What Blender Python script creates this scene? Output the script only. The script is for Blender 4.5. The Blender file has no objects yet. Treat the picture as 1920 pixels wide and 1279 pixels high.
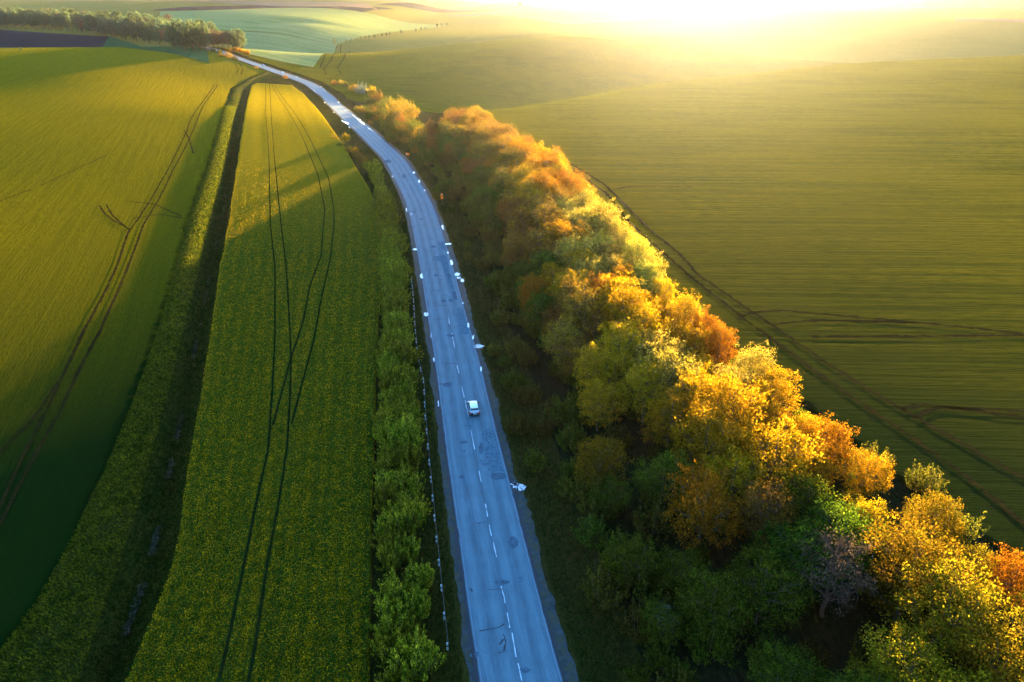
import bpy, math, random
import numpy as np
from mathutils import Vector, Matrix
R = math.radians
random.seed(7); rng = np.random.default_rng(7)
scene = bpy.context.scene
col = scene.collection

# ------------------------------------------------------------------ camera
PITCH = math.atan(651.5/1280.0)          # degrees below the horizon, 24 mm lens
CAMZ = 60.0
cam = bpy.data.cameras.new('camera'); camo = bpy.data.objects.new('camera', cam); col.objects.link(camo)
cam.lens = 24; cam.sensor_width = 36; cam.clip_start = 1; cam.clip_end = 60000
camo.location = (0, 0, CAMZ); camo.rotation_euler = (R(90)-PITCH, 0, 0)
scene.camera = camo
# ------------------------------------------------------------------ light
SUN_EL, SUN_AZ = R(2.45), R(14.0)          # azimuth measured from +Y towards +X
TO_SUN = Vector((math.sin(SUN_AZ)*math.cos(SUN_EL), math.cos(SUN_AZ)*math.cos(SUN_EL), math.sin(SUN_EL)))
sun = bpy.data.lights.new('sun', 'SUN'); suno = bpy.data.objects.new('sun', sun); col.objects.link(suno)
sun.energy = 5.0; sun.angle = R(0.5); sun.color = (1.0, 0.63, 0.22)
suno.rotation_euler = (-TO_SUN).to_track_quat('-Z', 'Y').to_euler()
world = bpy.data.worlds.new('World'); scene.world = world; world.use_nodes = True
wn = world.node_tree.nodes; wl = world.node_tree.links
sky = wn.new('ShaderNodeTexSky'); sky.sky_type = 'NISHITA'; sky.sun_disc = False
sky.sun_elevation = SUN_EL; sky.sun_rotation = SUN_AZ; sky.altitude = 200; sky.air_density = 1.0; sky.dust_density = 0.6; sky.ozone_density = 3.0
wl.new(sky.outputs[0], wn['Background'].inputs[0]); wn['Background'].inputs[1].default_value = 0.14
scene.view_settings.view_transform = 'Standard'; scene.view_settings.look = 'None'
scene.view_settings.exposure = 4.15; scene.view_settings.gamma = 1.0
cy = scene.cycles
cy.max_bounces = 6; cy.diffuse_bounces = 2; cy.glossy_bounces = 2; cy.transmission_bounces = 3; cy.volume_bounces = 0
cy.transparent_max_bounces = 16; cy.use_denoising = True; cy.caustics_reflective = False; cy.caustics_refractive = False
cy.sample_clamp_indirect = 4

# ------------------------------------------------------------------ helpers
def sm(a, b, x):
    t = np.clip((np.asarray(x, float)-a)/(b-a), 0, 1); return t*t*(3-2*t)
def tag(o, label=None, cat=None, group=None, kind=None):
    if label: o['label'] = label
    if cat: o['category'] = cat
    if group: o['group'] = group
    if kind: o['kind'] = kind
    return o
def link(o, parent=None):
    col.objects.link(o)
    if parent is not None: o.parent = parent
    return o
def mesh_np(name, verts, faces, mat=None, smooth=True, uv=None):
    """verts (n,3); faces (m,4) or (m,3) arrays or list of them"""
    fl = faces if isinstance(faces, list) else [faces]
    fl = [np.asarray(f, np.int32) for f in fl if len(f)]
    me = bpy.data.meshes.new(name)
    verts = np.asarray(verts, np.float32)
    me.vertices.add(len(verts)); me.vertices.foreach_set('co', verts.ravel())
    loops = np.concatenate([f.ravel() for f in fl]); tot = np.concatenate([np.full(len(f), f.shape[1], np.int32) for f in fl])
    start = np.concatenate([[0], np.cumsum(tot)[:-1]]).astype(np.int32)
    me.loops.add(len(loops)); me.loops.foreach_set('vertex_index', loops)
    me.polygons.add(len(tot)); me.polygons.foreach_set('loop_start', start); me.polygons.foreach_set('loop_total', tot)
    if uv is not None:
        l = me.uv_layers.new(name='UVMap'); l.data.foreach_set('uv', np.asarray(uv, np.float32)[loops].ravel())
    me.update(calc_edges=True); me.validate()
    me.polygons.foreach_set('use_smooth', np.full(len(me.polygons), smooth))
    if mat: 
        for m in (mat if isinstance(mat, (list, tuple)) else [mat]): me.materials.append(m)
    return me
def mesh_obj(name, verts, faces, mat=None, parent=None, smooth=True, uv=None):
    return link(bpy.data.objects.new(name, mesh_np(name, verts, faces, mat, smooth, uv)), parent)
def empty(name, loc=(0,0,0), rz=0, s=1):
    o = bpy.data.objects.new(name, None); o.empty_display_size = .5; o.location = loc; o.rotation_euler = (0,0,rz)
    o.scale = (s,s,s) if not isinstance(s, tuple) else s
    return link(o)
def grid_faces(nr, nc):
    a = np.arange(nr*nc).reshape(nr, nc)
    return np.stack([a[:-1,:-1], a[:-1,1:], a[1:,1:], a[1:,:-1]], -1).reshape(-1, 4)

# ------------------------------------------------------------------ terrain height
_C = np.array([(-14,414),(8,428),(50,468),(118,545),(175,590),(285,668),(355,712),(560,807),(900,960)], float)  # crest of the right field
CS = (_C[:,0]+5)*(-.582) + (_C[:,1]-400)*.813; CQ = (_C[:,0]+5)*.813 + (_C[:,1]-400)*.582
def height(X, Y):
    X = np.asarray(X, float); Y = np.asarray(Y, float)
    h = np.zeros(np.broadcast(X, Y).shape)
    # gentle roll of the left field, rising to a crest
    m = sm(-60, -260, X)
    h = h + m*(11*sm(200, 740, Y) - 20*sm(740, 900, Y) + .38*np.sin(Y/31+X/90)*sm(90, 160, Y)*sm(620, 450, Y))
    # valley behind the crest of the right field
    s = (X+5)*(-.582) + (Y-400)*.813; q = (X+5)*.813 + (Y-400)*.582
    s = s - np.interp(q, CQ, CS)
    D = 13*sm(-70, 90, q)+5*sm(150, 500, q); w1 = 62 + .05*np.clip(q, 0, 900); w2 = 130+.35*np.clip(q, 0, 700)
    h = h - D*sm(-6, w1, s) + (D+10*sm(-40, 220, q))*sm(w1-12, w1+w2, s)
    # smaller folds further off whose near-facing sides lie in shade
    for cx, cy_, wx, wy, a, tl in ((-120, 900, 120, 34, 6, .10), (560, 1180, 130, 40, 8, -.05), (-420, 1150, 160, 30, 4, .1)):
        h = h - a*np.exp(-((X-cx)/wx)**2-((Y-cy_-tl*(X-cx))/wy)**2)
    # shallow valley the road crosses and the long slope beyond it
    v = Y + .35*(X+200)
    h = h - 9*sm(380, 560, v)*sm(60, -160, X)*(1-sm(-200,-330,X)) 
    h = h + (7 + 23*sm(-60, -420, X))*sm(640, 1250, v)*sm(600, -100, X) + 9*sm(560, 640, v)*sm(60,-160,X)*0
    # far rolling country
    f = sm(700, 1300, Y)
    h = h + f*(7*np.sin(Y/270 + X/900) + 5*np.sin(Y/130 - X/310+1.0)*sm(1200,2000,Y) + 4*np.sin(X/170+Y/400))
    h = h + 14*sm(1400, 3500, Y)*sm(200, 900, X)
    return h
FW = np.array([0, math.cos(PITCH), -math.sin(PITCH)]); UP = np.array([0, math.sin(PITCH), math.cos(PITCH)])
_T = np.concatenate([np.linspace(30, 400, 400), np.geomspace(401, 9000, 1500)])
def at(px, py, hf=height):
    """the place on the ground seen at a pixel of the 1920x1279 photograph"""
    d = np.array([px-960, 0, 0])*1.0 + FW*1280 + UP*(639.5-py); d /= np.linalg.norm(d)
    P = d[None,:]*_T[:,None]; z = CAMZ + P[:,2] - hf(P[:,0], P[:,1])
    k = np.argmax(z < 0) if (z < 0).any() else len(_T)-1
    if k == 0: k = 1
    a, b = z[k-1], z[k]; t = _T[k-1] + (_T[k]-_T[k-1])*(a/(a-b) if a > 0 > b else 1)
    return d[0]*t, d[1]*t
def pl(pts): return np.array([at(*p) for p in pts])
def fY(pts, ext=None):
    """polyline of pixels -> X as a function of Y"""
    P = pl(pts); P = P[np.argsort(P[:,1])]
    if ext: P = np.vstack([P, ext])
    def f(Y):
        Y = np.asarray(Y, float)
        r = np.interp(Y, P[:,1], P[:,0])
        s0 = (P[1,0]-P[0,0])/(P[1,1]-P[0,1]); r = np.where(Y < P[0,1], P[0,0]+s0*(Y-P[0,1]), r)
        return r
    return f
def smooth_f(f, w=8):
    ks = np.linspace(-w, w, 9)
    return lambda Y: np.mean([f(np.asarray(Y, float)+k) for k in ks], axis=0)
RL = [(897,1279),(893,1250),(879,1150),(862,980),(848,900),(828,772),(817,680),(802,590),(791,500),(769,400),(757,370),(745,350),(721,300),(700,283),(658,240),(644,229),(601,181),(570,157),(528,141),(485,126),(443,112),(412,99)]
RR = [(1060,1279),(1043,1250),(1017,1150),(973,980),(949,900),(921,772),(900,680),(873,590),(846,500),(816,400),(805,370),(795,350),(761,300),(746,283),(697,240),(682,229),(628,181),(592,157),(548,141),(505,126),(463,112),(426,99)]
_rl = pl(RL); _rr = pl(RR)
RC = (_rl+_rr)/2; RC = RC[np.argsort(RC[:,1])]
RC = np.vstack([RC, RC[-1] + (RC[-1]-RC[-4])/np.linalg.norm(RC[-1]-RC[-4])*400])
_rc = smooth_f(lambda Y: np.where(np.asarray(Y) < RC[0,1], RC[0,0]+(RC[2,0]-RC[0,0])/(RC[2,1]-RC[0,1])*(np.asarray(Y)-RC[0,1]), np.interp(Y, RC[:,1], RC[:,0])), 10)
def road_x(Y): return _rc(Y)
def road_hw(Y, w=4.0):
    d = (_rc(np.asarray(Y)+2)-_rc(np.asarray(Y)-2))/4; return w*np.sqrt(1+d*d)
rapeL = smooth_f(fY([(245,1279),(290,1170),(335,1050),(352,900),(372,790),(395,640),(415,500),(430,420),(445,310),(455,240),(465,185),(472,163),(488,154)]), 4)
rapeR = smooth_f(fY([(694,1279),(697,1000),(700,900),(703,800),(705,700),(710,600),(717,520),(715,460),(708,400),(695,360),(670,320),(645,275),(620,240),(590,200),(570,178),(545,160),(515,152)]), 4)
bankR = smooth_f(fY([(150,1279),(200,1130),(260,950),(320,720),(345,620),(375,500),(395,420),(415,340),(435,240),(452,170),(475,150)]), 4)
bankL = smooth_f(fY([(-40,1279),(90,1100),(190,900),(240,780),(270,700),(300,610),(330,500),(355,400),(385,320),(410,235),(432,165),(468,146)]), 4)
trackF = smooth_f(fY([(1920,960),(1720,830),(1600,750),(1480,660),(1400,605),(1300,527),(1181,421),(1137,365),(1069,318),(940,240),(860,212),(790,188),(720,165),(660,152),(625,144)]), 5)
def beltR(Y):
    Y = np.asarray(Y, float); k = sm(430, 520, Y)
    return (trackF(Y) - 9.0*sm(420, 300, Y) - 1.0)*(1-k) + k*(road_x(Y)+road_hw(Y, 12))

# ------------------------------------------------------------------ materials
class NT:
    def __init__(s, name):
        s.m = bpy.data.materials.new(name); s.m.use_nodes = True; s.t = s.m.node_tree; s.t.nodes.clear()
        s.out = s.n('ShaderNodeOutputMaterial')
    def n(s, typ, **kw):
        nd = s.t.nodes.new(typ)
        for k, v in kw.items(): setattr(nd, k, v)
        return nd
    def l(s, a, b): s.t.links.new(a, b)
    def val(s, sock, v):
        if hasattr(v, 'node'): s.l(v, sock)
        else: sock.default_value = v
    def coords(s, rot=0, scale=(1,1,1), obj=False):
        g = s.n('ShaderNodeTexCoord').outputs['Object'] if obj else s.n('ShaderNodeNewGeometry').outputs['Position']
        r = s.n('ShaderNodeVectorRotate', rotation_type='Z_AXIS'); s.l(g, r.inputs['Vector']); r.inputs['Angle'].default_value = rot
        m = s.n('ShaderNodeVectorMath', operation='MULTIPLY'); s.l(r.outputs[0], m.inputs[0]); m.inputs[1].default_value = scale
        return m.outputs[0]
    def noise(s, vec, scale, detail=2, rough=.5, dist=0):
        nd = s.n('ShaderNodeTexNoise'); s.l(vec, nd.inputs['Vector']); nd.inputs['Scale'].default_value = scale
        nd.inputs['Detail'].default_value = detail; nd.inputs['Roughness'].default_value = rough; nd.inputs['Distortion'].default_value = dist
        return nd.outputs['Fac']
    def ramp(s, fac, stops, interp='LINEAR'):
        nd = s.n('ShaderNodeValToRGB'); s.l(fac, nd.inputs[0]); cr = nd.color_ramp; cr.interpolation = interp
        while len(cr.elements) < len(stops): cr.elements.new(.5)
        for e, (p, c) in zip(cr.elements, stops):
            e.position = p; e.color = (*c, 1) if isinstance(c, (tuple, list)) else (c, c, c, 1)
        return nd.outputs[0]
    def mix(s, fac, a, b, blend='MIX'):
        nd = s.n('ShaderNodeMix', data_type='RGBA', blend_type=blend)
        s.val(nd.inputs[0], fac)
        for k, v in ((6, a), (7, b)):
            if hasattr(v, 'node'): s.l(v, nd.inputs[k])
            else: nd.inputs[k].default_value = (*v, 1)
        return nd.outputs[2]
    def math(s, op, a, b=0.0, clamp=False):
        nd = s.n('ShaderNodeMath', operation=op, use_clamp=clamp); s.val(nd.inputs[0], a); s.val(nd.inputs[1], b); return nd.outputs[0]
    def bump(s, h, strength, dist):
        nd = s.n('ShaderNodeBump'); s.l(h, nd.inputs['Height']); nd.inputs['Strength'].default_value = strength; nd.inputs['Distance'].default_value = dist
        return nd.outputs[0]
    def canopy(s, c, low, a=.5, b=.95):  # steep views show soil gaps; shade and backlit glow also put into colour
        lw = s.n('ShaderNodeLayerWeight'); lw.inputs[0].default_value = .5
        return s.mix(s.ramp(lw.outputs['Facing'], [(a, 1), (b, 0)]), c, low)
    def leafy(s, colr, normal=None, tr=.4, trcol=None):
        d = s.n('ShaderNodeBsdfDiffuse'); t = s.n('ShaderNodeBsdfTranslucent'); mx = s.n('ShaderNodeMixShader')
        s.val(d.inputs['Color'], colr if hasattr(colr,'node') else (*colr,1)); tc = trcol if trcol is not None else colr
        s.val(t.inputs['Color'], tc if hasattr(tc,'node') else (*tc,1))
        if normal is not None: s.l(normal, d.inputs['Normal']); s.l(normal, t.inputs['Normal'])
        mx.inputs[0].default_value = tr; s.l(d.outputs[0], mx.inputs[1]); s.l(t.outputs[0], mx.inputs[2]); s.l(mx.outputs[0], s.out.inputs[0])
        return s.m
    def principled(s, colr, rough=.8, normal=None, spec=.3, metal=0, **kw):
        p = s.n('ShaderNodeBsdfPrincipled'); s.val(p.inputs['Base Color'], colr if hasattr(colr,'node') else (*colr,1))
        s.val(p.inputs['Roughness'], rough); p.inputs['Specular IOR Level'].default_value = spec; p.inputs['Metallic'].default_value = metal
        for k, v in kw.items(): s.val(p.inputs[k], v)
        if normal is not None: s.l(normal, p.inputs['Normal'])
        s.l(p.outputs[0], s.out.inputs[0]); return s.m

def crop_mat(name, c1, c2, rot=0, stretch=8, bumpd=.35, tr=.35, rows=.5, c3=None, fine=3.0, big=.012, canopy=None):
    n = NT(name)
    v = n.coords(rot, (1/stretch, 1, 1)); f = n.noise(v, fine, 3, .6)
    p = n.coords(); fi = n.noise(p, 5.0, 2, .6); bg = n.noise(p, big, 4, .6)
    r2 = n.noise(n.coords(rot, (.25/stretch, 1, 1)), rows, 4, .75)
    c = n.mix(n.ramp(r2, [(.40, 0), (.60, 1)]), c1, c2)
    c = n.mix(n.ramp(f, [(.3, 1), (.55, 0)]), c, tuple(.45*k for k in c1))
    c = n.mix(n.ramp(bg, [(.4, 0), (.7, .7)]), c, c3 or tuple(.75*k for k in c2))
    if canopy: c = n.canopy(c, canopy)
    hgt = n.math('ADD', n.math('MULTIPLY', f, .8), n.math('ADD', n.math('MULTIPLY', fi, .35), n.math('MULTIPLY', r2, 1.8)))
    return n.leafy(c, n.bump(hgt, 1.0, bumpd), tr)
M = {}
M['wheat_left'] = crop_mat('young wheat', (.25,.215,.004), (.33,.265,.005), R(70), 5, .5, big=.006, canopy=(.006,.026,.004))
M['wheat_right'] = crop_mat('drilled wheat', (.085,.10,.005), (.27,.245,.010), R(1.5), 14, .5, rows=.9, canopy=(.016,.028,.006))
M['wheat_far'] = crop_mat('far wheat', (.22,.22,.04), (.30,.28,.06), R(1.5), 14, .6, rows=.35)
M['pale_far'] = crop_mat('haze-tinted young crop', (.26,.36,.10), (.40,.46,.17), R(35), 14, .6, rows=.09)  # raised base colour carries the paleness of far haze
M['green_far'] = crop_mat('green far crop', (.03,.12,.04), (.05,.15,.05), R(60), 8, .4)
M['grass'] = crop_mat('verge grass', (.03,.042,.008), (.055,.06,.012), R(90), 2, .35, c3=(.06,.045,.02), fine=2.2)
M['ditch'] = crop_mat('ditch grass', (.02,.05,.008), (.08,.085,.008), R(80), 2, .6, c3=(.07,.06,.02), fine=2.0, big=.1)
M['litter'] = crop_mat('belt floor', (.012,.022,.008), (.022,.032,.010), R(90), 2, .3, c3=(.02,.02,.012), fine=1.5, big=.1)
M['soil'] = crop_mat('haze-blue ploughed soil', (.006,.022,.036), (.010,.030,.048), R(80), 8, .4)  # blue of the distant haze is put into the soil colour
M['tan_far'] = crop_mat('dry far field', (.30,.20,.13), (.36,.24,.15), R(5), 10, .5)
def rape_mat():
    n = NT('rapeseed'); p = n.coords()
    v = n.n('ShaderNodeTexVoronoi'); n.l(p, v.inputs['Vector']); v.inputs['Scale'].default_value = 4.2; v.inputs['Randomness'].default_value = 1
    f = n.noise(n.coords(R(8), (1, .2, 1)), 1.1, 3, .6); fi = n.noise(p, 6, 2); bg = n.noise(p, .05, 3, .6)
    fl = n.ramp(v.outputs['Distance'], [(.2, 1), (.42, 0)])
    amt = n.math('MULTIPLY', fl, n.ramp(n.math('ADD', n.math('MULTIPLY', f, .6), n.math('MULTIPLY', bg, .5)), [(.30, .15), (.62, 1)]))
    lw = n.n('ShaderNodeLayerWeight'); lw.inputs[0].default_value = .5
    far = n.ramp(lw.outputs['Facing'], [(.68, 0), (.94, 1)])
    amt = n.math('MAXIMUM', n.math('MULTIPLY', amt, n.math('ADD', n.math('MULTIPLY', far, .5), .5)), n.math('MULTIPLY', far, n.ramp(f, [(.2, .55), (.7, 1)])))
    c = n.mix(amt, (.040,.095,.010), (.56,.40,.006))
    h = n.math('ADD', n.math('MULTIPLY', fl, .5), n.math('ADD', fi, n.math('MULTIPLY', f, 1.2)))
    return n.leafy(c, n.bump(h, 1.0, .42), .35)
M['rape'] = rape_mat()
def road_mat(name, base, dark, shoulder=False):
    n = NT(name); uv = n.n('ShaderNodeTexCoord').outputs['UV']; sx = n.n('ShaderNodeSeparateXYZ'); n.l(uv, sx.inputs[0])
    p = n.coords(); u = sx.outputs[0]
    # wheel tracks: worn bands along the lanes
    w = n.math('SINE', n.math('MULTIPLY', n.math('SUBTRACT', u, .06), 25.13)); w = n.math('ADD', n.math('MULTIPLY', w, .5), .5)
    mm = n.n('ShaderNodeVectorMath', operation='MULTIPLY'); n.l(uv, mm.inputs[0]); mm.inputs[1].default_value = (7, .06, 1)
    st = n.noise(p if shoulder else mm.outputs[0], 1.3 if shoulder else 3, 4, .6); pa = n.noise(p, .35, 5, .65); g = n.noise(p, 9, 2, .7)
    f = n.math('ADD', n.math('MULTIPLY', w, 0 if shoulder else .22), n.math('ADD', n.math('MULTIPLY', st, .75), n.math('MULTIPLY', pa, .35)))
    c = n.mix(n.ramp(f, [(.45, 0), (.85, 1)]), dark, base)
    c = n.mix(n.ramp(g, [(.3, .35), (.6, 0)]), c, tuple(.6*k for k in dark))
    if shoulder: c = n.mix(n.ramp(n.noise(p, .8, 4, .7), [(.45, 0), (.6, .8)]), c, (.05,.055,.03))
    return n.principled(c, n.ramp(pa, [(.3, .55), (.7, .75)]), n.bump(g, .15, .01), .05)
M['asphalt'] = road_mat('worn asphalt', (.10,.195,.255), (.058,.115,.155))  # blue of sky-lit shade is put into the asphalt colour
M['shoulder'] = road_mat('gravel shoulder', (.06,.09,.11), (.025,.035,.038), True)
def flat(name, c, rough=.7, **k): return NT(name).principled(c, rough, **k)

# ------------------------------------------------------------------ ground sheets
Ys = [16.0]
while Ys[-1] < 900: Ys.append(Ys[-1] + max(.8, (Ys[-1])*.0085))
Ys = np.array(Ys)
hw = road_hw(Ys); rx = road_x(Ys)
B = {}
B['rdl'] = rx-hw; B['rdr'] = rx+hw
B['shl'] = rx-road_hw(Ys, 5.1); B['shr'] = rx+road_hw(Ys, 5.3)
B['rpr'] = np.minimum(rapeR(Ys), B['shl']-2); B['rpl'] = np.minimum(rapeL(Ys), B['rpr']-.05)
B['bkr'] = np.minimum(bankR(Ys), B['rpl']-1); B['bkl'] = np.minimum(bankL(Ys), B['bkr']-1)
B['blt'] = np.maximum(beltR(Ys), B['shr']+4)
def wob(a, f=1.0, s=0):
    gg = np.random.default_rng(int(s*10)+5); w = gg.normal(size=len(Ys)); w2 = np.convolve(gg.normal(size=len(Ys)), np.ones(7)/7, 'same')*2
    return a*(w*.5+w2)
B['rpl'] = B['rpl'] + wob(.16); B['bkl'] = B['bkl'] + wob(.35, .7, 2); B['shl'] += wob(.15, 1.3, 1); B['shr'] += wob(.25, .8, 4); B['blt'] += wob(.5, .6, 5)
def strip(name, xl, xr, nu, mat, zf=None, us=None, rows=None, kind='structure', uv=False):
    u = np.linspace(0, 1, nu) if us is None else np.asarray(us); rows = slice(None) if rows is None else rows
    Yr = Ys[rows]; X = xl[rows][:,None]*(1-u)+xr[rows][:,None]*u; Y = np.repeat(Yr[:,None], len(u), 1)
    Z = height(X, Y)
    if zf is not None: Z = Z + zf(X, Y, u[None,:])
    V = np.stack([X, Y, Z], -1).reshape(-1, 3)
    UV = np.stack([np.broadcast_to(u, X.shape), Y], -1).reshape(-1, 2) if uv else None
    return tag(mesh_obj(name, V, grid_faces(len(Yr), len(u)), mat, uv=UV), kind=kind)
far_l = np.full_like(Ys, -2200.0); far_r = np.full_like(Ys, 2600.0)
ul = 1-np.geomspace(1, 400, 90)/400; ul = np.append(1-np.geomspace(1, 1/400, 90), 1)*1.0   # denser to the right
def edge_drop(hc, wl=0, wr=0):
    def f(X, Y, u):
        z = np.full(X.shape, hc)
        if wl: z[:,0] = -.25
        if wr: z[:,-1] = -.25
        return z
    return f
def eu(n, span=60, dense='r', a=True):
    g = (np.geomspace(1, span, n)-1)/(span-1)
    return 1-g[::-1] if dense == 'r' else g
u_l = np.concatenate([eu(110), [1.0]]); u_l[-2] = 1-.00012
left_field = strip('left_field', far_l, B['bkl'], 0, M['wheat_left'], edge_drop(.35, 0, 1), us=u_l)
def bankz(X, Y, u):
    return .95*np.sin(np.pi*u)**.7 + .22*np.sin(X*2.1+Y*.7)*np.sin(Y*1.3+X)*np.sin(np.pi*u)
strip('ditch_bank', B['bkl'], B['bkr'], 10, M['ditch'], bankz)
def ditchz(X, Y, u):
    return -1.9*np.sin(np.pi*u)**1.2*sm(560, 520, Y) + .2*np.sin(X*1.7+Y*.9)*np.sin(Y*1.1)*np.sin(np.pi*u)
strip('ditch', B['bkr'], B['rpl'], 14, M['ditch'], ditchz)
ri = np.argmax(Ys > 566)
ur = np.concatenate([[0, .004], np.linspace(.02, .98, 44), [.996, 1]])
rape_o = strip('rapeseed_field', B['rpl'], B['rpr'], 0, M['rape'], lambda X, Y, u: np.where((u<=0)|(u>=1), -.2, .85+.03*np.sin(X*.9+Y*.3)), us=ur, rows=slice(0, ri))
strip('meadow', B['rpl'], B['rpr'], 4, M['grass'], rows=slice(ri-1, None))
strip('left_verge', B['rpr'], B['shl'], 10, M['grass'], lambda X, Y, u: -.25*np.sin(np.pi*u))
strip('shoulder', B['shl'], B['rdl'], 3, M['shoulder'], lambda X, Y, u: -.03*(1-u), uv=True)
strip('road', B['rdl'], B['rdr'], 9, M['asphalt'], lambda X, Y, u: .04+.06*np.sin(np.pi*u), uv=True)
strip('shoulder', B['rdr'], B['shr'], 3, M['shoulder'], lambda X, Y, u: -.03*u, uv=True)
strip('right_verge', B['shr'], np.minimum(B['shr']+road_hw(Ys,7), B['blt']-1), 6, M['grass'], lambda X, Y, u: -.35*np.sin(np.pi*u))
strip('belt_floor', np.minimum(B['shr']+road_hw(Ys,7), B['blt']-1), B['blt'], 16, M['litter'], lambda X, Y, u: .12*np.sin(X*.8)*np.sin(Y*.6+X))
u_r = np.concatenate([[0.0], eu(150, dense='l')]); u_r[1] = .0001
right_field = strip('right_field', B['blt'], far_r, 0, M['wheat_right'], edge_drop(.35, 1, 0), us=u_r)
# everything past the crest and the valley
Yf = np.geomspace(Ys[-1]-3, 14000, 240); Xf = np.concatenate([-np.geomspace(13000, 60, 90), np.linspace(-55, 55, 12), np.geomspace(60, 13000, 90)])
XX, YY = np.meshgrid(Xf, Yf); ZZ = height(XX, YY) - .1
tag(mesh_obj('hills', np.stack([XX, YY, ZZ], -1).reshape(-1,3), grid_faces(len(Yf), len(Xf)), M['wheat_far']), kind='structure')
for sgn, xe in ((-1, -2195), (1, 2595)):
    xs = np.array([xe, xe+sgn*400, xe+sgn*1500, xe+sgn*5000, xe+sgn*10300]); yy = np.geomspace(16, Ys[-1], 60)
    if sgn < 0: xs = xs[::-1]
    XX, YY = np.meshgrid(xs, yy); ZZ = height(XX, YY) - .2
    tag(mesh_obj('hills', np.stack([XX, YY, ZZ], -1).reshape(-1,3), grid_faces(len(yy), 5), M['wheat_far']), kind='structure')


def proj(X, Y, Z=0.0):
    v = np.array([X, Y, Z-CAMZ]); d = v@FW; return 960+1280*X/d, 639.5-1280*(v@UP)/d
def gz(x, y): return float(height(x, y))
def sheet_px(name, pts, mat, lift, n=10, cat=None, label=None, zf=None, world=None):
    """four-cornered sheet laid on the land between four ground points"""
    P = np.array(world) if world is not None else pl(pts)
    u = np.linspace(0, 1, n)[None,:,None]; v = np.linspace(0, 1, n)[:,None,None]
    Q = (P[0]*(1-u)+P[1]*u)*(1-v) + (P[3]*(1-u)+P[2]*u)*v
    Z = height(Q[...,0], Q[...,1]) + lift
    return tag(mesh_obj(name, np.concatenate([Q, Z[...,None]], -1).reshape(-1,3), grid_faces(n, n), mat), kind='structure')
def ribbon(P, w, zoff, zf=None, rag=0, seed=0, step=1.0):
    """flat ribbon along world polyline P"""
    P = np.asarray(P, float); d = np.r_[0, np.cumsum(np.linalg.norm(np.diff(P, axis=0), axis=1))]
    t = np.arange(0, d[-1], step) if d[-1] > step*2 else np.linspace(0, d[-1], 3)
    Q = np.stack([np.interp(t, d, P[:,0]), np.interp(t, d, P[:,1])], 1)
    if len(Q) > 8:
        k = np.ones(5)/5; Qs = Q.copy()
        for a in range(2): Qs[2:-2,a] = np.convolve(Q[:,a], k, 'valid')
        Q = Qs
    T = np.gradient(Q, axis=0); T /= np.linalg.norm(T, axis=1)[:,None]+1e-9; N = np.stack([-T[:,1], T[:,0]], 1)
    g = np.random.default_rng(seed); ww = w/2*(1+rag*g.normal(size=len(Q)))
    if rag: Q = Q + N*(g.normal(size=len(Q))*rag*w*.4)[:,None]
    L = Q+N*ww[:,None]; Rr = Q-N*ww[:,None]
    h = (zf or height)
    V = np.stack([np.r_[L[:,0], Rr[:,0]], np.r_[L[:,1], Rr[:,1]], np.r_[h(L[:,0],L[:,1]), h(Rr[:,0],Rr[:,1])]+zoff], 1)
    n = len(Q); a = np.arange(n-1); return V, np.stack([a, a+n, a+n+1, a+1], 1)
def join(parts):
    V = []; F = []; o = 0
    for v, f in parts: V.append(v); F.append(np.asarray(f)+o); o += len(v)
    return np.concatenate(V), F
def ribbons(name, lines, mat, w, zoff, rag=.15, step=1.0):
    V, F = join([ribbon(l, w, zoff, rag=rag, seed=k, step=step) for k, l in enumerate(lines)])
    return tag(mesh_obj(name, V, F, mat), kind='structure')

# far fields behind the crests
_A, _B, _C2, _D = (np.array(at(*p)) for p in ((-80, 48), (205, 69), (388, 95), (165, 83)))
_A0 = _A*(790/_A[1]); _D0 = _D*(800/_D[1]); _E0 = _C2*(.88)
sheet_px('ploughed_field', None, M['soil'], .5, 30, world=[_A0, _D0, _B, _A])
sheet_px('green_field', None, M['green_far'], .6, 24, world=[_D0, _E0, _C2, _B])
sheet_px('pale_field', [(452, 99), (588, 127), (632, 84), (455, 60)], M['pale_far'], .5, 24)
sheet_px('pale_field', [(300, 58), (632, 84), (835, 48), (300, 22)], M['pale_far'], .55, 40)
sheet_px('far_tan_field', [(830, 30), (1060, 46), (1300, 30), (1000, 12)], M['tan_far'], .8, 30)
sheet_px('far_tan_field', [(180, 12), (710, 20), (690, 7), (380, 5)], M['tan_far'], 1.2, 30)
sheet_px('far_tan_field', [(1790, 40), (1990, 44), (1990, 38), (1790, 36)], M['tan_far'], 1.2, 20)
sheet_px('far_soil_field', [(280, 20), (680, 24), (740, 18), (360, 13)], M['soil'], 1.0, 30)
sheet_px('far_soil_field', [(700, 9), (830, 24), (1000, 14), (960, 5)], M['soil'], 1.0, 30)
sheet_px('far_soil_field', [(1650, 14), (1990, 16), (1990, 4), (1700, 4)], M['soil'], 1.0, 30)

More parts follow.
